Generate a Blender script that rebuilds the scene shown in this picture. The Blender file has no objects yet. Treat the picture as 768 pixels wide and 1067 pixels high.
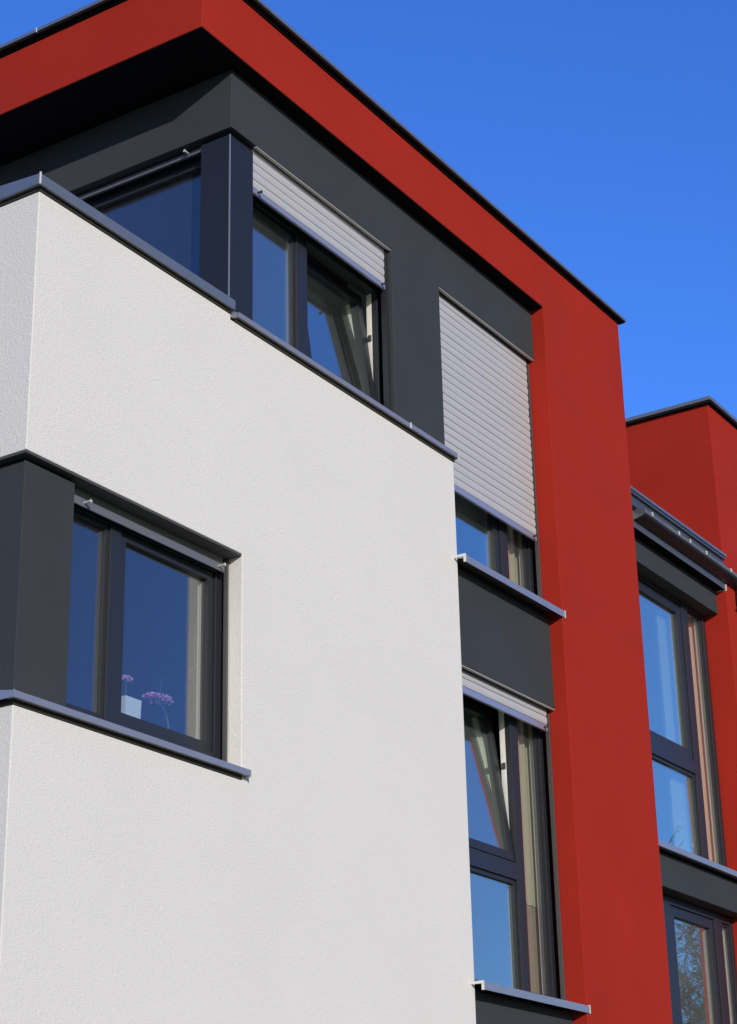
import bpy, bmesh, math, random
from mathutils import Vector, Matrix
random.seed(7)
S = bpy.context.scene
COL = S.collection

# ------------------------------------------------------------------ materials
def mat(name, base, rough=.5, metal=0.0, spec=.5, bump=None, var=0.0, varscale=1.5, coat=0.0):
    m = bpy.data.materials.new(name); m.use_nodes = True
    nt = m.node_tree; N = nt.nodes; L = nt.links
    b = N['Principled BSDF']
    b.inputs['Base Color'].default_value = (*base, 1)
    b.inputs['Roughness'].default_value = rough
    b.inputs['Metallic'].default_value = metal
    b.inputs['Specular IOR Level'].default_value = spec
    b.inputs['Coat Weight'].default_value = coat
    g = N.new('ShaderNodeNewGeometry')
    if var:
        n = N.new('ShaderNodeTexNoise'); n.inputs['Scale'].default_value = varscale
        n.inputs['Detail'].default_value = 6; n.inputs['Roughness'].default_value = .6
        L.new(g.outputs['Position'], n.inputs['Vector'])
        r = N.new('ShaderNodeMapRange'); r.inputs[1].default_value = .3; r.inputs[2].default_value = .7
        r.inputs[3].default_value = 1 - var; r.inputs[4].default_value = 1 + var
        L.new(n.outputs['Fac'], r.inputs[0])
        mx = N.new('ShaderNodeVectorMath'); mx.operation = 'SCALE'
        mx.inputs[0].default_value = base
        L.new(r.outputs[0], mx.inputs['Scale']); L.new(mx.outputs[0], b.inputs['Base Color'])
    if bump:
        sc, st, kind = bump
        bp = N.new('ShaderNodeBump'); bp.inputs['Strength'].default_value = st; bp.inputs['Distance'].default_value = .01
        if kind == 'stucco':
            # rubbed render: fine grains plus small worm-like scratches
            w = N.new('ShaderNodeTexNoise'); w.inputs['Scale'].default_value = sc * .35; w.inputs['Detail'].default_value = 2
            L.new(g.outputs['Position'], w.inputs['Vector'])
            mp = N.new('ShaderNodeMapping'); mp.inputs['Scale'].default_value = (1, 1, 1.35)
            L.new(g.outputs['Position'], mp.inputs['Vector'])
            n1 = N.new('ShaderNodeTexNoise'); n1.inputs['Scale'].default_value = sc; n1.inputs['Detail'].default_value = 3
            n1.inputs['Distortion'].default_value = .9
            L.new(mp.outputs[0], n1.inputs['Vector'])
            v = N.new('ShaderNodeTexVoronoi'); v.inputs['Scale'].default_value = sc * .9; v.feature = 'SMOOTH_F1'
            L.new(mp.outputs[0], v.inputs['Vector'])
            a = N.new('ShaderNodeMath'); a.operation = 'MULTIPLY'; a.inputs[1].default_value = .5
            L.new(v.outputs['Distance'], a.inputs[0])
            c = N.new('ShaderNodeMath'); c.operation = 'SUBTRACT'
            L.new(n1.outputs['Fac'], c.inputs[0]); L.new(a.outputs[0], c.inputs[1])
            d = N.new('ShaderNodeMath'); d.operation = 'MULTIPLY_ADD'; d.inputs[1].default_value = .5
            L.new(w.outputs['Fac'], d.inputs[0]); L.new(c.outputs[0], d.inputs[2])
            L.new(d.outputs[0], bp.inputs['Height'])
        else:
            n1 = N.new('ShaderNodeTexNoise'); n1.inputs['Scale'].default_value = sc; n1.inputs['Detail'].default_value = 4
            L.new(g.outputs['Position'], n1.inputs['Vector']); L.new(n1.outputs['Fac'], bp.inputs['Height'])
        L.new(bp.outputs['Normal'], b.inputs['Normal'])
    return m

M = {}
M['white'] = mat('white_render', (.785, .78, .785), .9, spec=.2, bump=(102, .34, 'stucco'), var=.022, varscale=.9)
M['red'] = mat('red_render', (.382, .0258, .0158), .9, spec=.12, bump=(105, .22, 'stucco'), var=.055, varscale=1.3)
M['dark'] = mat('anthracite_render', (.044, .050, .060), .8, spec=.3, bump=(110, .3, 'stucco'), var=.09, varscale=1.2)
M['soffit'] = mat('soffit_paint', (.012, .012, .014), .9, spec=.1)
M['lipshade'] = mat('lip_shade', (.045, .043, .038), .8, spec=.2)  # dark colour for shade painted under sill and parapet lips
M['lining'] = mat('reveal_lining', (.075, .076, .080), .6, spec=.4, bump=(60, .05, 'n'))
M['frame'] = mat('anthracite_frame', (.022, .025, .033), .42, spec=.5)
M['post'] = mat('enamel_panel', (.021, .023, .030), .34, spec=.4, bump=(3, .03, 'n'))
M['inner'] = mat('white_inner_frame', (.78, .78, .76), .4)
M['zinc'] = mat('zinc_sheet', (.28, .305, .35), .42, metal=.65, bump=(9, .06, 'n'), var=.06, varscale=5)
M['gutter'] = mat('gutter_metal', (.20, .215, .24), .40, metal=.65, bump=(9, .06, 'n'), var=.06, varscale=5)
M['guttd'] = mat('shaded_gutter', (.055, .06, .07), .45, metal=.5, bump=(9, .06, 'n'), var=.12, varscale=5)  # dark base holds the shade of the gutter's underside
M['gface'] = mat('gutter_front_paint', (.13, .13, .14), .5, var=.1, varscale=6)
M['roofzinc'] = mat('dark_zinc', (.13, .145, .17), .45, metal=.6, bump=(9, .06, 'n'), var=.08, varscale=5)
M['sill'] = mat('anodised_sill', (.39, .395, .44), .40, metal=.55, bump=(14, .03, 'n'), var=.04, varscale=6)
M['cap'] = mat('sill_end_cap', (.72, .72, .72), .5)
M['slat'] = mat('shutter_slat', (.52, .52, .56), .45, spec=.5, var=.02, varscale=4)
M['bar'] = mat('shutter_bar', (.33, .36, .52), .35, metal=.35)
M['graybar'] = mat('grey_shutter_bar', (.20, .205, .24), .4, metal=.3)
M['darkslat'] = mat('shutter_box_profile', (.17, .17, .18), .5)
M['peg'] = mat('stopper_rubber', (.04, .04, .045), .5)
M['steel'] = mat('fitting_steel', (.6, .6, .6), .3, metal=1)
M['headstrip'] = mat('head_profile_metal', (.42, .40, .38), .5)
M['beadstrip'] = mat('corner_bead', (.30, .33, .37), .4, metal=.4)
M['room'] = mat('room_plaster', (.16, .15, .14), .9)
M['jambbeige'] = mat('inner_jamb_beige', (.70, .56, .42), .9)
M['jambolive'] = mat('inner_jamb_olive', (.62, .58, .43), .9)
M['wood'] = mat('warm_wood', (.35, .16, .08), .6)
M['curtain'] = mat('cream_curtain', (.52, .60, .54), .9)
M['beige'] = mat('beige_curtain', (.66, .54, .40), .9)
M['olive'] = mat('olive_curtain', (.46, .43, .29), .9)
M['brown'] = mat('brown_drape', (.28, .22, .15), .9)
M['pot'] = mat('glazed_pot', (.72, .86, .90), .3)
M['petal'] = mat('violet_petal', (.62, .30, .66), .7)
M['stem'] = mat('green_stem', (.05, .12, .05), .6)
M['bark'] = mat('bare_bark', (.13, .115, .09), .9)
M['ground'] = mat('grass_ground', (.10, .12, .06), .95, var=.3, varscale=.4)
M['gold'] = M['inner']

def glassmat(name, k=2.4, tint=(.91, .93, .95), veil=.015, rc=(1, 1, 1)):
    m = bpy.data.materials.new(name); m.use_nodes = True
    nt = m.node_tree; N = nt.nodes; L = nt.links; N.clear()
    out = N.new('ShaderNodeOutputMaterial')
    lw = N.new('ShaderNodeLayerWeight'); lw.inputs['Blend'].default_value = .5
    p = N.new('ShaderNodeMath'); p.operation = 'POWER'; p.inputs[1].default_value = 4.2
    L.new(lw.outputs['Facing'], p.inputs[0])
    q = N.new('ShaderNodeMath'); q.operation = 'MULTIPLY_ADD'; q.inputs[1].default_value = 1.0 * k; q.inputs[2].default_value = .045 * k
    q.use_clamp = True
    L.new(p.outputs[0], q.inputs[0])
    t = N.new('ShaderNodeBsdfTransparent'); t.inputs['Color'].default_value = (*tint, 1)
    g = N.new('ShaderNodeBsdfGlossy'); g.inputs['Roughness'].default_value = .0; g.inputs['Color'].default_value = (*rc, 1)
    n = N.new('ShaderNodeTexNoise'); n.inputs['Scale'].default_value = 1.4
    geo = N.new('ShaderNodeNewGeometry'); L.new(geo.outputs['Position'], n.inputs['Vector'])
    b = N.new('ShaderNodeBump'); b.inputs['Strength'].default_value = .06; b.inputs['Distance'].default_value = .02
    L.new(n.outputs['Fac'], b.inputs['Height']); L.new(b.outputs['Normal'], g.inputs['Normal'])
    d = N.new('ShaderNodeBsdfDiffuse'); d.inputs['Color'].default_value = (.7, .75, .8, 1)
    m0 = N.new('ShaderNodeMixShader'); m0.inputs[0].default_value = veil  # even pale diffuse share, mixed in to stand for light on the panes
    L.new(t.outputs[0], m0.inputs[1]); L.new(d.outputs[0], m0.inputs[2])
    mx = N.new('ShaderNodeMixShader')
    L.new(q.outputs[0], mx.inputs[0]); L.new(m0.outputs[0], mx.inputs[1]); L.new(g.outputs[0], mx.inputs[2])
    L.new(mx.outputs[0], out.inputs['Surface'])
    return m
M['glass'] = glassmat('window_glass')
M['glass_bright'] = glassmat('coated_glass', k=4.3, veil=.04, rc=(.92, 1, .90))
M['glass_veiled'] = glassmat('veiled_glass', k=3.2, veil=.075, rc=(.9, 1, .86))
M['glass_clear'] = glassmat('clear_glass', k=1.1, veil=.03)
M['glass_pale'] = glassmat('pale_glass', k=1.9, veil=.08, rc=(.9, 1, .8))

# ------------------------------------------------------------------ helpers
def link(name, me, mats, parent=None):
    o = bpy.data.objects.new(name, me)
    for m in (mats if isinstance(mats, (list, tuple)) else [mats]):
        me.materials.append(m)
    COL.objects.link(o)
    if parent is not None:
        o.parent = parent
    return o

def bevel(o, w, seg=2, ang=40):
    b = o.modifiers.new('bevel', 'BEVEL'); b.width = w; b.segments = seg
    b.limit_method = 'ANGLE'; b.angle_limit = math.radians(ang)
    return o

def vox(name, xs, ys, zs, solid, mats, parent=None, bev=0, mi=None, dims=None):
    """closed surface of the union of grid cells; solid(x,y,z) says which cells are filled"""
    xs, ys, zs = sorted(set(xs)), sorted(set(ys)), sorted(set(zs))
    nx, ny, nz = len(xs) - 1, len(ys) - 1, len(zs) - 1
    F = {}
    for i in range(nx):
        for j in range(ny):
            for k in range(nz):
                c = ((xs[i] + xs[i+1]) / 2, (ys[j] + ys[j+1]) / 2, (zs[k] + zs[k+1]) / 2)
                if solid(*c): F[(i, j, k)] = mi(*c) if mi else 0
    V = {}; vs = []; fs = []; ms = []
    def v(i, j, k):
        if (i, j, k) not in V:
            V[(i, j, k)] = len(vs); vs.append((xs[i], ys[j], zs[k]))
        return V[(i, j, k)]
    for (i, j, k), m in F.items():
        def f(*q): fs.append([v(*a) for a in q]); ms.append(m)
        if (i-1, j, k) not in F: f((i, j, k), (i, j, k+1), (i, j+1, k+1), (i, j+1, k))
        if (i+1, j, k) not in F: f((i+1, j, k), (i+1, j+1, k), (i+1, j+1, k+1), (i+1, j, k+1))
        if (i, j-1, k) not in F: f((i, j, k), (i+1, j, k), (i+1, j, k+1), (i, j, k+1))
        if (i, j+1, k) not in F: f((i, j+1, k), (i, j+1, k+1), (i+1, j+1, k+1), (i+1, j+1, k))
        if (i, j, k-1) not in F: f((i, j, k), (i, j+1, k), (i+1, j+1, k), (i+1, j, k))
        if (i, j, k+1) not in F: f((i, j, k+1), (i+1, j, k+1), (i+1, j+1, k+1), (i, j+1, k+1))
    me = bpy.data.meshes.new(name); me.from_pydata(vs, [], fs)
    me.polygons.foreach_set('material_index', ms); me.update()
    o = link(name, me, mats, parent)
    if bev: bevel(o, bev)
    return o

class MB:
    def __init__(s): s.bm = bmesh.new()
    def box(s, x0, x1, y0, y1, z0, z1, rot=None):
        r = bmesh.ops.create_cube(s.bm, size=1)
        for v in r['verts']:
            v.co = Vector(((x0+x1)/2 + v.co.x*(x1-x0), (y0+y1)/2 + v.co.y*(y1-y0), (z0+z1)/2 + v.co.z*(z1-z0)))
            if rot: v.co = rot @ v.co
        return s
    def tube(s, a, b, r0, r1=None, n=10):
        a, b = Vector(a), Vector(b); d = b - a
        r1 = r0 if r1 is None else r1
        g = bmesh.ops.create_cone(s.bm, cap_ends=True, segments=n, radius1=r0, radius2=r1, depth=d.length)
        q = d.to_track_quat('Z', 'Y').to_matrix().to_4x4(); q.translation = (a + b) / 2
        bmesh.ops.transform(s.bm, matrix=q, verts=g['verts'])
        return s
    def ball(s, c, r, sub=1):
        g = bmesh.ops.create_icosphere(s.bm, subdivisions=sub, radius=1)
        r = r if isinstance(r, (tuple, list)) else (r, r, r)
        for v in g['verts']: v.co = Vector(c) + Vector((v.co.x*r[0], v.co.y*r[1], v.co.z*r[2]))
        return s
    def prof(s, pts, a, b, axis='x'):
        """closed profile (u, z) extruded along an axis from a to b"""
        def P(t, u, z): return (t, u, z) if axis == 'x' else (u, t, z)
        A = [s.bm.verts.new(P(a, u, z)) for u, z in pts]; B = [s.bm.verts.new(P(b, u, z)) for u, z in pts]
        n = len(pts)
        for i in range(n): s.bm.faces.new((A[i], A[(i+1) % n], B[(i+1) % n], B[i]))
        s.bm.faces.new(A[::-1]); s.bm.faces.new(B)
        return s
    def build(s, name, m, parent=None, bev=0, smooth=False):
        bmesh.ops.recalc_face_normals(s.bm, faces=s.bm.faces)
        me = bpy.data.meshes.new(name); s.bm.to_mesh(me); s.bm.free()
        if smooth: me.polygons.foreach_set('use_smooth', [True] * len(me.polygons))
        o = link(name, me, m, parent)
        if bev: bevel(o, bev)
        return o

def empty(name, loc=(0, 0, 0)):
    o = bpy.data.objects.new(name, None); o.location = loc; COL.objects.link(o); return o
def tag(o, label=None, cat=None, group=None, kind=None):
    for k, v in (('label', label), ('category', cat), ('group', group), ('kind', kind)):
        if v: o[k] = v
    return o

# ================================================================== MAIN BUILDING
B = empty('apartment_building')
tag(B, 'flat-roofed block with white corner wall, red roof band and pier, and anthracite window strips', 'building')

YD, YR = .03, -.079          # anthracite plane, red plane (white plane is y = 0)
XD0, XR0, XR1 = 1.73, 5.738, 7.163
ZS = 8.912                    # underside of the red roof band

# --- white box with its terrace parapet
def white(x, y, z):
    if z > 7.1055 - (.0355 if x > 1.70 else 0): return False
    front, left = y < .30, x < .30
    slab = 5.9 < z < 6.55
    if not (front or left or slab): return False
    if 4.257 < z < 5.595 and x < 1.828 and y < .12: return False
    if 4.22 < z < 5.66 and .12 < x < 1.90 and .12 < y < .30: return False
    if 4.257 < z < 5.595 and x < .12 and y < 1.4: return False
    if 4.22 < z < 5.66 and .12 < x < .30 and .12 < y < 1.5: return False
    return True
vox('white_wall', [0, .12, .3, 1.70, 1.828, 1.90, 4.33], [0, .12, .3, 1.4, 1.5, 7], [0, 4.22, 4.257, 5.595, 5.66, 5.9, 6.55, 7.07, 7.1055],
    white, M['white'], B, bev=.005)

# --- anthracite render: upper storey, lintel and spandrels
def dark(x, y, z):
    front, left = y < .33, x < 2.03
    if not (front or left): return False
    if x < 4.33 and z < 7.07: return False
    inner = y > .12
    if front:
        if 7.14 < z and ((not inner and z < 8.468 and x < 3.616) or (inner and z < 8.468 + (.082 if x > 2.03 else 0) and x < 3.76)): return False
        if x > 4.272 and ((not inner and 6.30 < z < 8.468) or (inner and 6.26 < z < 8.55)) : return False
        if x > 4.33 and ((not inner and 3.40 < z < 5.587) or (inner and 3.36 < z < 5.66)): return False
    elif left:
        if 7.14 < z < 8.468 and y < 3.2: return False
    return True
DG = ([XD0, 2.03, 3.616, 3.76, 4.272, 4.33, XR0], [YD, .12, .33, 3.2, 7], [0, 3.36, 3.40, 5.587, 5.66, 6.26, 6.30, 7.07, 7.14, 8.468, 8.55, 8.90])
vox('anthracite_wall', *DG, lambda x, y, z: z > 6.9 and dark(x, y, z), M['dark'], B, bev=.004)
vox('spandrel', *DG, lambda x, y, z: 5 < z < 6.9 and dark(x, y, z), M['dark'], B, bev=.004)
vox('spandrel', *DG, lambda x, y, z: z < 5 and dark(x, y, z), M['dark'], B, bev=.004)

# --- red roof band and red pier
XF = 1.276
def red(x, y, z):
    if z > ZS:
        ring = x < XF + .25 or y < YR + .25 or y > 6.75 or x > XR0
        return ring or z > 9.15
    if x < XR0: return False
    if y > .33 and x < 6.86: return False
    if x < XR0 + .10 and .12 < y < .33 and (3.36 < z < 5.66 or 6.26 < z < 8.55): return False
    return True
vox('red_wall', [XF, XF + .25, XR0, XR0 + .10, 6.86, XR1], [YR, .12, YR + .25, .33, 6.75, 7], [0, 3.36, 5.66, 6.26, 8.55, ZS, 9.15, 9.371],
    red, M['red'], B, bev=.004)
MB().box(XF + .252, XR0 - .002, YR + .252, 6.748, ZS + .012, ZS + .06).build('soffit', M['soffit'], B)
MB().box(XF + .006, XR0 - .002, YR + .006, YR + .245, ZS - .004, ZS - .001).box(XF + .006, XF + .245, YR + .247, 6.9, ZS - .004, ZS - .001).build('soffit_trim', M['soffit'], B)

# --- roof coping
c = MB()
o_ = .055
c.box(XF - o_, XR1 + o_, YR - o_, YR + .32, 9.400, 9.426)
c.box(XF - o_, XF + .32, YR + .32, 7.05, 9.400, 9.426)
c.box(XR1 - .30, XR1 + o_, YR + .32, 7.05, 9.400, 9.426)
rc = c.build('roof_coping', M['zinc'], B, bev=.003)
vox('coping_shade_strip', [XF - .045, XF + .30, XR1 - .28, XR1 + .045], [YR - .045, YR + .30, 7.04], [9.388, 9.3995], lambda x, y, z: x < XF + .3 or x > XR1 - .28 or y < YR + .3, M['soffit'], rc)  # black strip standing for the shade below the coping lip
vox('coping_shade_lower', [XF - .012, XF + .30, XR1 - .28, XR1 + .012], [YR - .012, YR + .30, 7.02], [9.372, 9.3875], lambda x, y, z: x < XF + .3 or x > XR1 - .28 or y < YR + .3, M['soffit'], rc)  # second black strip, painted shade along the top of the red band
j = MB()
j.box(XF - o_ - .003, XF - o_ + .02, 1.262, 1.268, 9.397, 9.43)
j.build('joint_cover', M['cap'], rc)
MB().box(XF + .33, XR1 - .31, YR + .33, 7.0, 9.372, 9.41).build('roof', M['roofzinc'], B)

# --- terrace parapet coping: sloped sheet with a front lip
c = MB()
lip = [(-.035, 7.126), (-.030, 7.126), (-.029, 7.129), (.31, 7.129), (.36, 7.212), (.36, 7.219), (-.035, 7.187)]
c.prof(lip, -.035, 1.70)
c.prof([(u, z + .0004) for u, z in lip], .361, 7.0, 'y')
pc = c.build('parapet_coping', M['zinc'], B)
MB().box(-.039, -.031, -.039, -.031, 7.122, 7.194).build('corner_seam', M['cap'], pc)
MB().box(1.7005, 1.728, -.026, .0, 7.085, 7.118).build('end_cap', M['sill'], pc)
vox('coping_shade_strip', [-.007, .28, 1.69], [-.007, .28, 6.9], [7.106, 7.1285], lambda x, y, z: x < .28 or y < .28, M['lipshade'], pc)  # dark strip drawn as the shade under the parapet lip

# ------------------------------------------------------------------ window builder
def sill_prof(zl, zt, yl, yb, zb):
    """lip bottom, lip top, lip plane, back plane, back height"""
    return [(yl, zl), (yl + .005, zl), (yl + .006, zl + .003), (max(yl + .03, .02), zl + .003), (yb, zb - .010), (yb, zb), (yl, zt)]

def window(parent, label, rect, y, panes, t=.045, glass='glass'):
    x0, x1, z0, z1 = rect
    xs = [x0, x1]; zs = [z0, z1]
    for p in panes: xs += [p[0], p[1]]; zs += [p[2], p[3]]
    def sol(x, yy, z):
        return not any(p[0] < x < p[1] and p[2] < z < p[3] for p in panes)
    w = vox('window', xs, [y, y + t, y + 2*t], zs, sol, [M['frame'], M['inner']], parent, bev=.003, mi=lambda x, yy, z: 1 if yy > y + t and z < max(p[3] for p in panes) else 0)  # inner head goes dark, the shutter's shade put into its colour
    if label: w['label'] = label
    for p in panes:
        a, b, c_, d, sw, kind = p
        if kind == 'fixed':
            yy = y + .018
            s = vox('glazing_bead', [a, a + sw, b - sw, b], [yy, yy + .02], [c_, c_ + sw, d - sw, d],
                    lambda x, q, z: not (a + sw < x < b - sw and c_ + sw < z < d - sw), M['frame'], w, bev=.002)
            MB().box(a + sw - .004, b - sw + .004, yy + .021, yy + .029, c_ + sw - .004, d - sw + .004).build('pane', M['glass_clear' if b - a < .38 and glass != 'glass' else glass], w)
        else:
            yy = y + .014; e = .004
            s = vox('sash', [a + e, a + sw, b - sw, b - e], [yy, yy + .045, yy + .075], [c_ + e, c_ + sw, d - sw, d - e],
                    lambda x, q, z: not (a + sw < x < b - sw and c_ + sw < z < d - sw), [M['frame'], M['inner']], w, bev=.003,
                    mi=lambda x, q, z: 1 if q > yy + .045 and kind != 'tilt' else 0)
            g = MB().box(a + sw - .004, b - sw + .004, yy + .03, yy + .038, c_ + sw - .004, d - sw + .004).build('pane', M['glass_clear' if b - a < .38 and glass != 'glass' else glass], w)
            if kind == 'tilt':
                h = MB()
                for zz in (c_ + (d - c_) * .62,):
                    h.box(b - .055, b - .028, yy + .076, yy + .10, zz - .05, zz + .03)
                h = h.build('handle', M['steel'], w, bev=.004)
                R = Matrix.Translation((0, yy + .06, c_ + .01)) @ Matrix.Rotation(math.radians(-7), 4, 'X') @ Matrix.Translation((0, -yy - .06, -c_ - .01))
                for ob in (s, g, h): ob.data.transform(R)
                # tilt stay and keeper plate on the fixed frame
                MB().box(b + .0015, b + .006, y + .052, y + .068, c_ + .10, d - .06).build('frame_fitting', M['steel'], w)
                MB().box(b - .012, b - .001, y + .05, y + .075, c_ + (d-c_)*.62 - .02, c_ + (d-c_)*.62 + .025).build('locking_keeper', M['peg'], w, bev=.003)
    return w

def curtain(x0, x1, y, z0, z1, parent, mk='curtain', wave=.085, amp=.014):
    n = int((x1 - x0) / .008); a = [(x0 + (x1 - x0) * i / n, y + amp * math.sin(2 * math.pi * (x1 - x0) * i / n / wave + .4 * math.sin(i * .21))) for i in range(n + 1)]
    pr = a + [(p[0], p[1] + .003) for p in reversed(a)]
    vs = [(p[0], p[1], z) for z in (z0, z1) for p in pr]; m = len(pr)
    fs = [(i, (i + 1) % m, m + (i + 1) % m, m + i) for i in range(m)]
    me = bpy.data.meshes.new('curtain'); me.from_pydata(vs, [], fs); me.polygons.foreach_set('use_smooth', [True] * len(fs)); me.update()
    return link('curtain', me, M[mk], parent)
def jamb(parent, x, y0, y1, z0, z1, m, th=.22):
    MB().box(x, x + th, y0, y1, z0, z1).build('inner_reveal', m, parent)

def room(parent, x0, x1, y0, y1, z0, z1, m='room', hole=None):
    lx = x0 if hole == 'left' else x0 + .1
    """a room behind a window: floor, ceiling, back and side walls, open towards the window"""
    vox('room', [x0, x0 + .1, x1 - .1, x1], [y0, y1 - .1, y1], [z0, z0 + .1, z1 - .1, z1],
        lambda x, y, z: not (lx < x < x1 - .1 and y < y1 - .1 and z0 + .1 < z < z1 - .1), M[m], parent)

def shutter(win, x0, x1, y, zb, zt, pitch=.0625, barh=.043, pegs=(.05, .05), gm='darkslat'):
    b = MB(); z = zb + barh; rj = random.Random(int(x0 * 100)); y_ = y
    while z < zt:
        h = min(pitch, zt - z); g = .0065 if h > .02 else 0
        pts = []; y += rj.uniform(-.0009, .0009)
        for i in range(7):
            t = i / 6
            pts.append((y - .0075 * math.sin(math.pi * (.08 + .84 * t)) , z + g + (h - g) * t))
        pts += [(y + .006, z + h), (y + .006, z), (y + .005, z), (y + .005, z + g)]
        b.prof(pts, x0, x1 + rj.uniform(-.003, .001)); z += pitch; y = y_
    s = b.build('roller_shutter', M['slat'], win)
    bb = MB().prof([(y - .010, zb + .004), (y - .006, zb), (y + .008, zb), (y + .008, zb + barh), (y - .004, zb + barh), (y - .010, zb + barh - .006)], x0, x1)
    bb.build('shutter_bottom_bar', M['bar'], win)
    for xx in ((x0 + pegs[0]) if pegs[0] else None, (x1 - pegs[1]) if pegs[1] else None):
        if xx is None: continue
        MB().tube((xx, y - .008, zb + barh * .45), (xx, y - .038, zb + barh * .45), .007, n=12).tube((xx, y - .038, zb + barh*.45), (xx, y - .043, zb + barh*.45), .010, n=12).build('shutter_stopper', M['peg'], win)
    return s

# --- corner window in the white wall
W = window(B, 'wide first floor corner window in the white wall, blind almost fully up', (.35, 1.92, 4.28, 5.64), .15,
           [(.44, .845, 4.405, 5.495, .025, 'fixed'), (.93, 1.775, 4.42, 5.50, .058, 'sash')], t=.034)
MB().box(.478, 1.786, .096, .106, 5.488, 5.532).build('shutter_bottom_bar', M['graybar'], W, bev=.003)
MB().box(.478, 1.786, .109, .118, 5.530, 5.600).build('shutter_slat', M['darkslat'], W)
for xx in (.56, 1.73):
    MB().tube((xx, .098, 5.512), (xx, .055, 5.512), .007, n=12).tube((xx, .055, 5.512), (xx, .049, 5.512), .010, n=12).build('shutter_stopper', M['slat'], W)
MB().box(1.806, 1.822, .092, .118, 4.30, 5.578).build('guide_rail', M['lining'], W, bev=.002)
# reveal lining of the soffit, mitred round the corner
vox('reveal_soffit', [.004, .118, 1.826], [.004, .118, 1.39], [5.582, 5.5945], lambda x, y, z: x < .118 or y < .118, M['lining'], B)
# corner panel
cp = vox('corner_panel', [.05, .43, ], [.05, 1.38], [4.30, 5.568], lambda x, y, z: True, M['dark'], B, bev=.003)
# wrap-round sill
c = MB()
c.prof(sill_prof(4.279, 4.312, -.045, .16, 4.346), -.0385, 1.858)
c.prof(sill_prof(4.2794, 4.3124, -.045, .16, 4.3464), .161, 1.42, 'y')
c.prof([(-.045, 4.279), (-.039, 4.279), (-.039, 4.309), (-.045, 4.312)], -.045, .1605, 'y')
sl = c.build('window_sill', M['sill'], B)
MB().box(1.859, 1.863, -.047, -.001, 4.272, 4.318).build('end_cap', M['cap'], sl)
MB().box(-.0475, -.041, -.0475, -.041, 4.277, 4.3145).build('corner_seam', M['sill'], sl)
vox('sill_shade_strip', [-.006, .11, 1.827], [-.006, .11, 1.39], [4.258, 4.2785], lambda x, y, z: x < .11 or y < .11, M['lipshade'], sl)  # dark strip in place of the shade beneath the sill lip
# inside of the room
MB().box(1.93, 2.20, .301, .47, 4.20, 5.70).build('inner_reveal', M['wood'], W)
MB().box(.36, 1.92, .245, .50, 4.38, 4.42).build('window_board', M['inner'], W)
MB().box(1.900, 1.929, .375, .40, 4.45, 5.26).build('inner_casement_edge', M['inner'], W)
MB().box(1.882, 1.899, .38, .395, 4.90, 5.0).tube((1.885, .388, 4.99), (1.84, .388, 4.93), .008).build('window_handle', M['inner'], W, bev=.004)
room(B, .301, 4.32, .302, 4.5, 3.05, 5.88)

# --- upper corner window, front side
W = window(B, 'top floor corner window, shutter a quarter down and right sash tilted open', (2.03, 3.755, 7.15, 8.54), .16,
           [(2.06, 2.63, 7.24, 8.17, .025, 'fixed'), (2.753, 3.615, 7.24, 8.17, .08, 'tilt')], glass='glass_bright')
shutter(W, 2.013, 3.580, .075, 8.142, 8.52, pegs=(.05, .05))
MB().box(3.583, 3.612, .062, .105, 7.15, 8.465).build('guide_rail', M['frame'], W, bev=.002)
MB().box(2.0, 3.612, YD + .001, YD + .022, 8.4595, 8.4665).build('head_profile', M['headstrip'], W)
room(B, 2.04, 6.85, .335, 5.5, 6.56, 8.88, hole='left')
jamb(W, 3.765, .335, .50, 7.1, 8.6, M['jambolive'])
c = MB().prof(sill_prof(7.094, 7.126, -.035, .15, 7.165), 1.737, 3.700).prof(sill_prof(7.095, 7.127, -.037, YD - .002, 7.142), 3.7005, 4.338)
sl = c.build('window_sill', M['sill'], W)
MB().box(1.735, 4.335, -.006, .028, 7.0705, 7.0935).build('sill_shade_strip', M['lipshade'], sl)  # same painted shade under the upper sill
MB().box(3.697, 3.706, -.0405, -.034, 7.090, 7.130).build('joint_cover', M['cap'], sl)
MB().box(4.338, 4.343, -.040, .02, 7.088, 7.132).build('end_cap', M['cap'], sl)

# --- corner post
cp = MB().box(1.765, 2.012, .065, .296, 7.14, 8.445).build('corner_post', M['post'], B, bev=.002)
MB().box(1.7625, 1.7695, .0625, .0695, 7.14, 8.444).build('corner_strip', M['beadstrip'], cp)

# --- terrace window on the left-hand side
yy0, yy1 = .30, 3.19
def tw(x, y, z): return not (.36 < y < 3.10 and 7.30 < z < 8.372 and not 1.70 < y < 1.78)
W = vox('window', [1.87, 1.95], [yy0, .36, 1.70, 1.78, 3.10, yy1], [7.15, 7.30, 8.372, 8.467], tw, M['frame'], B, bev=.003)
W['label'] = 'terrace window round the corner under the roof band'
MB().box(1.905, 1.913, .35, 1.71, 7.29, 8.38).build('pane', M['glass'], W)
MB().box(1.905, 1.913, 1.77, 3.11, 7.29, 8.38).build('pane', M['glass'], W)
MB().box(1.795, 1.815, .298, 3.18, 8.425, 8.458).build('shutter_bottom_bar', M['graybar'], W, bev=.003)
MB().tube((1.797, .42, 8.444), (1.755, .42, 8.444), .007, n=12).tube((1.755, .42, 8.444), (1.749, .42, 8.444), .010, n=12).build('shutter_stopper', M['slat'], W)

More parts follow.
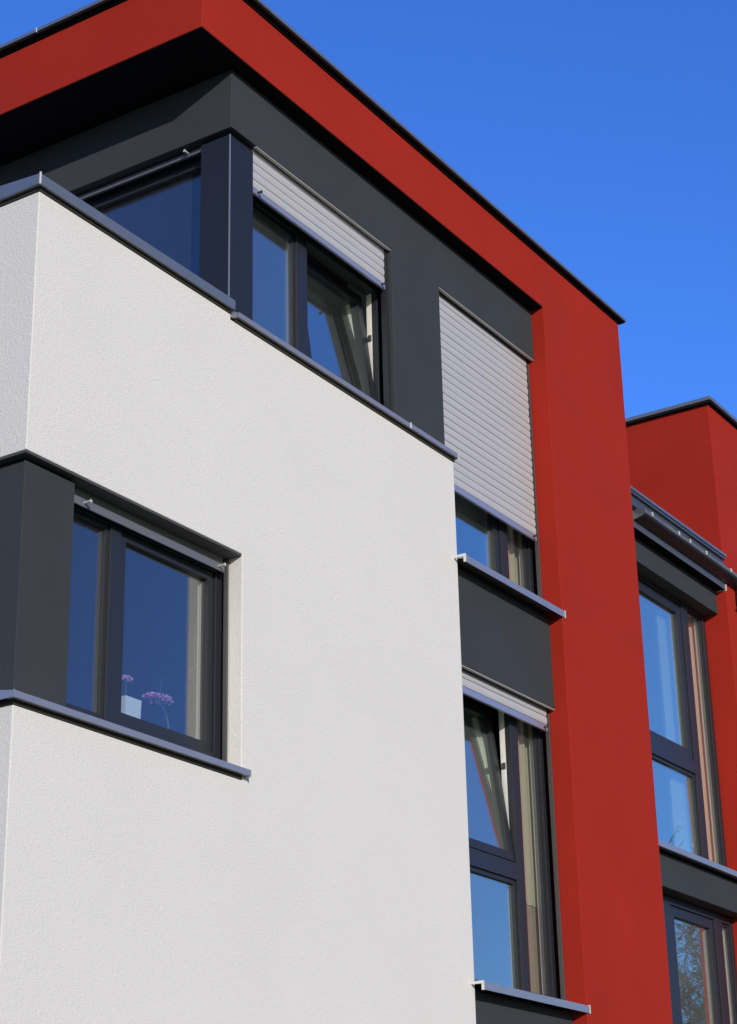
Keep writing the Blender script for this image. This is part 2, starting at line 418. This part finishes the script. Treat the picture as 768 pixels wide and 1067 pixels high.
# --- tall window strip: upper window
W = window(B, 'tall top floor window beside the red pier with its shutter mostly down', (4.29, XR0 + .09, 6.30, 8.54), .16,
           [(4.40, 5.27, 6.42, 8.35, .07, 'sash'), (5.38, 5.715, 6.42, 8.35, .035, 'fixed')], glass='glass_bright')
shutter(W, 4.262, 5.700, .088, 6.918, 8.52, barh=.05, pegs=(0, .06))
MB().box(5.723, 5.735, .078, .110, 6.33, 8.465).build('guide_rail', M['lining'], W, bev=.002)
MB().box(4.276, 5.733, YD + .001, YD + .022, 8.4595, 8.4665).build('head_profile', M['headstrip'], W)
jamb(W, XR0 + .0995, .335, .52, 6.2, 8.6, M['jambolive'])
MB().box(XR0 + .088, XR0 + .099, .252, .5, 6.29, 8.54).build('reveal_lining', M['jambolive'], W)
def strip_sill(parent, zl, zt):
    c = MB().prof(sill_prof(zl, zt, -.090, .0, zt + .012), 4.284, 5.762)
    c = MB()
    c.prof([(-.090, zl), (-.084, zl), (-.084, zt - .01), (-.0805, zt - .009), (-.0805, zt + .002), (-.090, zt)], 4.284, 5.762)
    c.prof([(-.0800, zt - .009), (.158, zt + .030), (.158, zt + .040), (-.0800, zt + .002)], 4.334, XR0 - .002)
    s = c.build('window_sill', M['sill'], parent)
    MB().box(4.279, 4.2835, -.093, -.002, zt - .012, zt + .006).box(4.279, 4.2835, -.093, -.078, zl - .003, zt - .0125).box(4.2838, 4.289, -.0935, -.0905, zl - .003, zt + .006).build('end_cap', M['cap'], s)
    MB().box(5.7625, 5.767, -.094, -.0795, zl - .003, zt + .006).build('end_cap', M['cap'], s)
    return s
strip_sill(W, 6.284, 6.336)
curtain(5.40, 5.82, .275, 6.31, 8.5, W, 'olive', .10)
# --- lower window of the strip
W = window(B, 'tall first floor window beside the red pier, upper left sash tilted inwards', (4.345, XR0 + .09, 3.37, 5.65), .16,
           [(4.42, 5.27, 4.385, 5.52, .07, 'tilt'), (4.42, 5.27, 3.485, 4.265, .03, 'fixed'), (5.38, 5.715, 3.485, 5.52, .035, 'fixed')], glass='glass_veiled')
shutter(W, 4.262, 5.700, .088, 5.415, 5.62, barh=.05, pegs=(0, .06))
MB().box(5.723, 5.735, .078, .110, 3.43, 5.584).build('guide_rail', M['lining'], W, bev=.002)
MB().box(4.336, 5.733, YD + .001, YD + .022, 5.5785, 5.5855).build('head_profile', M['headstrip'], W)
jamb(W, XR0 + .0995, .335, .52, 3.3, 5.7, M['jambolive'])
MB().box(XR0 + .088, XR0 + .099, .252, .5, 3.37, 5.65).build('reveal_lining', M['jambolive'], W)
strip_sill(W, 3.386, 3.436)
curtain(5.40, 5.82, .275, 4.16, 5.62, W, 'olive', .10)
curtain(5.40, 5.82, .285, 3.38, 4.158, W, 'brown', .10)
room(B, 4.34, 6.85, .335, 4.2, 2.9, 5.8)

# ================================================================== NEIGHBOURING BUILDING
H = empty('neighbouring_building', (9.785, .2, 0))
tag(H, 'lower red building at the right edge, stepped behind the red pier, with a gutter', 'building')
def up(o):
    o.location = o.location - Vector((9.785, .2, 0)); return o
_n0 = set(bpy.data.objects)
NX, NY, NT = 9.785, .20, 9.70
vox('red_wall', [NX, 16], [NY, 8], [0, NT], lambda x, y, z: True, M['red'], H, bev=.004)
vox('roof_coping', [NX - .05, NX + .3, 15.7, 16.05], [NY - .05, NY + .3, 8.05], [NT + .022, NT + .062],
    lambda x, y, z: x < NX + .3 or y < NY + .3 or x > 15.7, M['zinc'], H, bev=.004)
vox('coping_shade_strip', [NX - .04, NX + .3, 15.7, 16.02], [NY - .04, NY + .3, 8.02], [NT + .001, NT + .0215], lambda x, y, z: x < NX + .3 or y < NY + .3 or x > 15.7, M['soffit'], H)  # black strip put in as shade under this coping
# recessed wing: anthracite bands between window openings
def wing(x, y, z):
    if y > .60: return False
    if z > 4.95 and z < 7.52: return False
    if 2.2 < z < 4.67 and (x > 8.30 or y < .47): return False
    return True
WG = ([7.168, 8.30, NX - .003], [.30, .47, .60], [0, 2.2, 4.67, 4.95, 7.52, 7.80])
vox('anthracite_wall', *WG, lambda x, y, z: z < 6 and wing(x, y, z), M['dark'], H, bev=.004)
vox('lintel', *WG, lambda x, y, z: z > 6 and wing(x, y, z), M['dark'], H, bev=.004)
# eaves box, roof edge flashing and gutter
MB().prof([(.200, 7.745), (.206, 7.745), (.208, 7.81), (.60, 7.81), (.60, 7.90), (.200, 7.90)], 7.168, NX - .004).build('eaves_board', M['gutter'], H, bev=.003)
MB().box(7.168, NX - .006, .209, .299, 7.752, 7.808).build('shaded_eaves_soffit', M['soffit'], H)  # underside blacked in to deepen the shade below the eaves
MB().box(NX - .0035, NX + .0005, .190, .296, 7.738, 7.80).build('end_cap', M['cap'], H)
MB().prof([(.150, 7.905), (.20, 8.045), (.175, 8.045), (.175, 8.085), (.215, 8.10), (.60, 8.10), (.60, 7.905)], 7.168, NX - .003).build('roof_flashing', M['roofzinc'], H, bev=.004)
MB().prof([(.165, 8.074), (.172, 8.074), (.172, 8.092), (.60, 8.106), (.60, 8.112), (.165, 8.098)], 7.168, NX + .008).build('roof_edge_strip', M['zinc'], H)
vox('wing_roof', [7.168, NX - .003], [.601, 7.5], [7.8, 8.09], lambda x, y, z: True, M['roofzinc'], H)
gx0, gx1 = 7.79, 11.2
gp = [(.197, 7.905), (.197, 7.812), (.112, 7.832), (.092, 7.842), (.088, 7.850), (.088, 7.888), (.094, 7.888), (.094, 7.853), (.114, 7.837), (.192, 7.818), (.192, 7.905)]
G = MB().prof(gp, gx0, gx1).build('gutter', M['guttd'], H)
MB().box(gx0, gx1, .081, .0875, 7.852, 7.889).build('gutter_front', M['gface'], G, bev=.002)
MB().prof([(.198, 7.906), (.198, 7.808), (.110, 7.828), (.084, 7.845), (.080, 7.893)], gx0 - .012, gx0 - .0005).build('gutter_end', M['gutter'], G)
for x in (7.93, 8.49, 8.73, 9.09, 9.66, 10.3):
    MB().box(x - .008, x + .008, .0805, .19, 7.8905, 7.897).box(x - .008, x + .008, .075, .0803, 7.862, 7.8965).build('gutter_bracket', M['cap'], G)
pts = [(10.02, .142, 7.84), (10.02, .142, 7.70), (10.02, .142, 0.1)]
d = MB()
for a, b in zip(pts, pts[1:]): d.tube(a, b, .043, n=20)
d.tube((10.02, .142, 7.66), (10.02, .142, 7.74), .049, n=20)
D = d.build('downpipe', M['gutter'], H, smooth=False)
for z in (7.60, 5.4, 3.4):
    MB().tube((10.02, .142, z), (10.02, .142, z + .03), .051, n=20).tube((9.975, .142, z + .015), (9.93, .15, z + .015), .008).build('pipe_clamp', M['steel'], D)
# window of the upper floor
W = window(H, 'upper window of the recessed wing under the gutter', (7.40, NX - .004, 4.99, 7.60), .44,
           [(7.8, 9.245, 5.995, 7.49, .10, 'sash'), (7.8, 9.245, 5.08, 5.882, .03, 'fixed'), (9.375, 9.715, 5.08, 7.49, .03, 'fixed')], glass='glass_veiled')
vox('reveal_head', [7.168, NX - .004], [.601, .80], [4.0, 4.95], lambda x, y, z: True, M['lining'], H)
c = MB().prof(sill_prof(4.96, 5.008, .216, .438, 5.03), 7.735, NX - .004)
sl = c.build('window_sill', M['sill'], W)
MB().box(7.730, 7.7345, .213, .30, 4.99, 5.016).box(7.730, 7.7345, .213, .228, 4.955, 4.9895).box(7.735, 7.742, .212, .2155, 4.955, 5.016).build('end_cap', M['cap'], sl)
curtain(8.98, 9.40, .575, 4.99, 7.62, W)
curtain(9.42, 9.758, .565, 4.99, 7.62, W, 'beige', .11)
MB().box(NX - .02, NX - .001, .535, .95, 4.9, 7.7).build('inner_reveal', M['jambbeige'], W)
room(H, 7.30, NX + 2, .97, 4.5, 4.7, 7.76)
# window of the lower floor
W = window(H, 'lower window of the recessed wing with bare tree branches mirrored in it', (8.305, NX - .004, 2.21, 4.665), .44,
           [(8.46, 9.37, 2.4, 4.60, .085, 'sash'), (9.53, 9.72, 2.4, 4.60, .02, 'fixed')], glass='glass_pale')
curtain(9.56, 9.758, .565, 2.2, 4.65, W, 'beige', .11)
MB().box(NX - .02, NX - .001, .535, .95, 2.2, 4.66).build('inner_reveal', M['jambbeige'], W)
room(H, 7.30, NX + 2, .97, 4.5, 2.0, 4.69)
for o in [o for o in bpy.data.objects if o not in _n0 and o.parent is H]:
    o.matrix_parent_inverse = Matrix.Translation((-9.785, -.2, 0))

# ================================================================== THINGS ON THE WINDOW BOARD
P = empty('flower_pot', (1.25, .365, 4.42))
tag(P, 'pale blue square pot with a small violet flower behind the first floor corner window', 'plant pot')
def rel(o, base):
    o.matrix_parent_inverse = Matrix.Translation(-Vector(base)); return o
def tapered(x0, x1, y0, y1, z0, z1, tp, name, m, parent, base):
    bm = bmesh.new()
    cx, cy = (x0+x1)/2, (y0+y1)/2
    def ring(s, z): return [bm.verts.new((cx + sx*(x1-x0)/2*s, cy + sy*(y1-y0)/2*s, z)) for sx, sy in ((-1,-1),(1,-1),(1,1),(-1,1))]
    rs = [ring(tp, z0), ring(1, z1), ring(.9, z1), ring(.88, z1 - .02)]
    for A, C in zip(rs, rs[1:]):
        for i in range(4): bm.faces.new((A[i], A[(i+1)%4], C[(i+1)%4], C[i]))
    bm.faces.new(rs[0][::-1]); bm.faces.new(rs[-1])
    me = bpy.data.meshes.new(name); bm.to_mesh(me); bm.free()
    return rel(link(name, me, m, parent), base)
pb = (1.25, .365, 4.42)
tapered(1.181, 1.316, .30, .43, 4.421, 4.643, .9, 'pot', M['pot'], P, pb)
def umbel(c, rx, rz, n, name, parent, base):
    bm0 = bmesh.new(); bmesh.ops.create_icosphere(bm0, subdivisions=1, radius=1)
    bv = [v.co.copy() for v in bm0.verts]; bf = [[v.index for v in f.verts] for f in bm0.faces]; bm0.free()
    vs = []; fs = []
    for i in range(n):
        a = random.random() * 2 * math.pi; r = math.sqrt(random.random())
        h = (1 - r*r) * rz
        p = (c[0] + rx*r*math.cos(a), c[1] + rx*.7*r*math.sin(a), c[2] + h + random.uniform(-.5, .3) * rz)
        s = random.uniform(.006, .011)
        k = len(vs); vs += [(p[0] + v.x*s, p[1] + v.y*s, p[2] + v.z*s*.7) for v in bv]; fs += [[q + k for q in f] for f in bf]
    me = bpy.data.meshes.new(name); me.from_pydata(vs, [], fs); me.update()
    return rel(link(name, me, M['petal'], parent), base)
umbel((1.225, .335, 4.748), .04, .02, 40, 'flower', P, pb)
rel(MB().tube((1.25, .365, 4.62), (1.24, .35, 4.70), .004).tube((1.24, .35, 4.70), (1.225, .335, 4.75), .003).build('stem', M['stem'], P), pb)
vb = (1.63, .34, 4.42)
P = empty('flower_vase', vb)
tag(P, 'slim vase with one broad violet flower head right of the pale blue pot', 'vase')
rel(MB().tube((1.63, .34, 4.421), (1.63, .34, 4.47), .022, .03, 18).tube((1.63, .34, 4.4701), (1.63, .34, 4.53), .03, .014, 18).build('vase', M['glass'], P, smooth=True), vb)
umbel((1.487, .33, 4.70), .10, .025, 150, 'flower', P, vb)
rel(MB().tube((1.63, .34, 4.45), (1.58, .335, 4.62), .007).tube((1.58, .335, 4.62), (1.50, .33, 4.705), .005).tube((1.50, .33, 4.70), (1.535, .335, 4.84), .002).build('stem', M['stem'], P), vb)

# ================================================================== SURROUNDINGS
g = MB().box(-400, 400, -400, 400, -.5, 0).build('ground', M['ground'])
g['kind'] = 'structure'

def bare_tree(base, H_, seed, label):
    rnd = random.Random(seed)
    T = empty('bare_tree', base); tag(T, label, 'tree')
    class FT:
        def __init__(s): s.v = []; s.f = []
        def tube(s, a, b, r0, r1, n=5):
            d = (b - a).normalized(); x = d.orthogonal().normalized(); y = d.cross(x); k = len(s.v)
            for c, r in ((a, r0), (b, r1)):
                for i in range(n):
                    t = 2 * math.pi * i / n
                    s.v.append(tuple(c + x * (r * math.cos(t)) + y * (r * math.sin(t))))
            for i in range(n):
                j = (i + 1) % n; s.f.append((k + i, k + j, k + n + j, k + n + i))
            s.f.append(tuple(range(k + n - 1, k - 1, -1))); s.f.append(tuple(range(k + n, k + 2*n)))
        def build(s, name, m, parent):
            me = bpy.data.meshes.new(name); me.from_pydata(s.v, [], s.f); me.update()
            return link(name, me, m, parent)
    tr = FT(); cr = FT()
    def grow(b, p, d, r, L_, lev):
        n = 4; q = p
        for i in range(n):
            d = (d + Vector((rnd.uniform(-1, 1), rnd.uniform(-1, 1), rnd.uniform(-.3, .8))) * (.10 + .06 * lev)).normalized()
            q2 = q + d * (L_ / n)
            b.tube(q, q2, r * (1 - .2 * i), r * (1 - .2 * (i + 1)) + .004, n=7 if lev < 2 else 4)
            q = q2
            if lev < 4 and (i > 0 or lev > 0):
                for _ in range(2 if lev < 3 else 3):
                    a = rnd.uniform(0, 2 * math.pi)
                    sd = (d * .55 + Vector((math.cos(a), math.sin(a), rnd.uniform(-.1, .5)))).normalized()
                    grow(cr, q, sd, r * (1 - .2 * (i+1)) * .55 + .004, L_ * rnd.uniform(.45, .65), lev + 1)
    grow(tr, Vector((0, 0, 0)), Vector((0, 0, 1)), .28, H_ * .75, 0)
    a = tr.build('trunk', M['bark'], T); b = cr.build('crown', M['bark'], T)
    return T
bare_tree((22.5, -5.3, 0), 6.0, 3, 'bare winter tree standing out in front of the lower wing window')

# ================================================================== CAMERA, LIGHT, SKY
yaw, pit, rol = (math.radians(a) for a in (57.42744984, 22.24948956, -1.27461014))
dv = Vector((math.sin(yaw)*math.cos(pit), math.cos(yaw)*math.cos(pit), math.sin(pit)))
r = Vector((math.cos(yaw), -math.sin(yaw), 0)); u = r.cross(dv)
r2 = math.cos(rol)*r + math.sin(rol)*u; u2 = -math.sin(rol)*r + math.cos(rol)*u
cam = bpy.data.cameras.new('camera'); co = bpy.data.objects.new('camera', cam); COL.objects.link(co)
mw = Matrix((r2, u2, -dv)).transposed().to_4x4(); mw.translation = (-6.51, -6.2, 1.6)
co.matrix_world = mw
cam.sensor_fit = 'HORIZONTAL'; cam.sensor_width = 36; cam.lens = 36 * 1998.379 / 768
cam.clip_start = .1; cam.clip_end = 2000
S.camera = co

sun_to = Vector((-2.05, -2.63, 1.0)).normalized()
sl = bpy.data.lights.new('sun', 'SUN'); so = bpy.data.objects.new('sun', sl); COL.objects.link(so)
sl.energy = 3.15; sl.angle = math.radians(.5); sl.color = (1.0, .925, .83)
so.rotation_euler = (-sun_to).to_track_quat('-Z', 'Y').to_euler()
w = bpy.data.worlds.new('World'); S.world = w; w.use_nodes = True
nt = w.node_tree; bg = nt.nodes['Background']
sk = nt.nodes.new('ShaderNodeTexSky'); sk.sky_type = 'NISHITA'; sk.sun_disc = False
sk.sun_elevation = math.asin(sun_to.z); sk.sun_rotation = math.atan2(sun_to.x, sun_to.y)
sk.altitude = 300; sk.air_density = 1.0; sk.dust_density = .3; sk.ozone_density = 2.5
tint = nt.nodes.new('ShaderNodeMix'); tint.data_type = 'RGBA'; tint.blend_type = 'MULTIPLY'
tint.inputs['Factor'].default_value = 1.0
# deep polarised blue away from the sun, paler and more neutral towards it
tc = nt.nodes.new('ShaderNodeTexCoord'); dt = nt.nodes.new('ShaderNodeVectorMath'); dt.operation = 'DOT_PRODUCT'
dt.inputs[1].default_value = sun_to; nt.links.new(tc.outputs['Generated'], dt.inputs[0])
mr = nt.nodes.new('ShaderNodeMapRange'); mr.interpolation_type = 'SMOOTHSTEP'
mr.inputs[1].default_value = -.05; mr.inputs[2].default_value = .55
nt.links.new(dt.outputs['Value'], mr.inputs[0])
tm = nt.nodes.new('ShaderNodeMix'); tm.data_type = 'RGBA'
tm.inputs['A'].default_value = (.50, 1.02, 2.12, 1); tm.inputs['B'].default_value = (.62, .60, .60, 1)
nt.links.new(mr.outputs[0], tm.inputs['Factor']); nt.links.new(tm.outputs['Result'], tint.inputs['B'])
nt.links.new(sk.outputs[0], tint.inputs['A']); nt.links.new(tint.outputs['Result'], bg.inputs['Color'])
bg.inputs['Strength'].default_value = .12
S.view_settings.view_transform = 'Standard'; S.view_settings.look = 'None'
S.view_settings.exposure = 0; S.view_settings.gamma = 1
S.cycles.max_bounces = 10; S.cycles.transparent_max_bounces = 24; S.cycles.glossy_bounces = 6
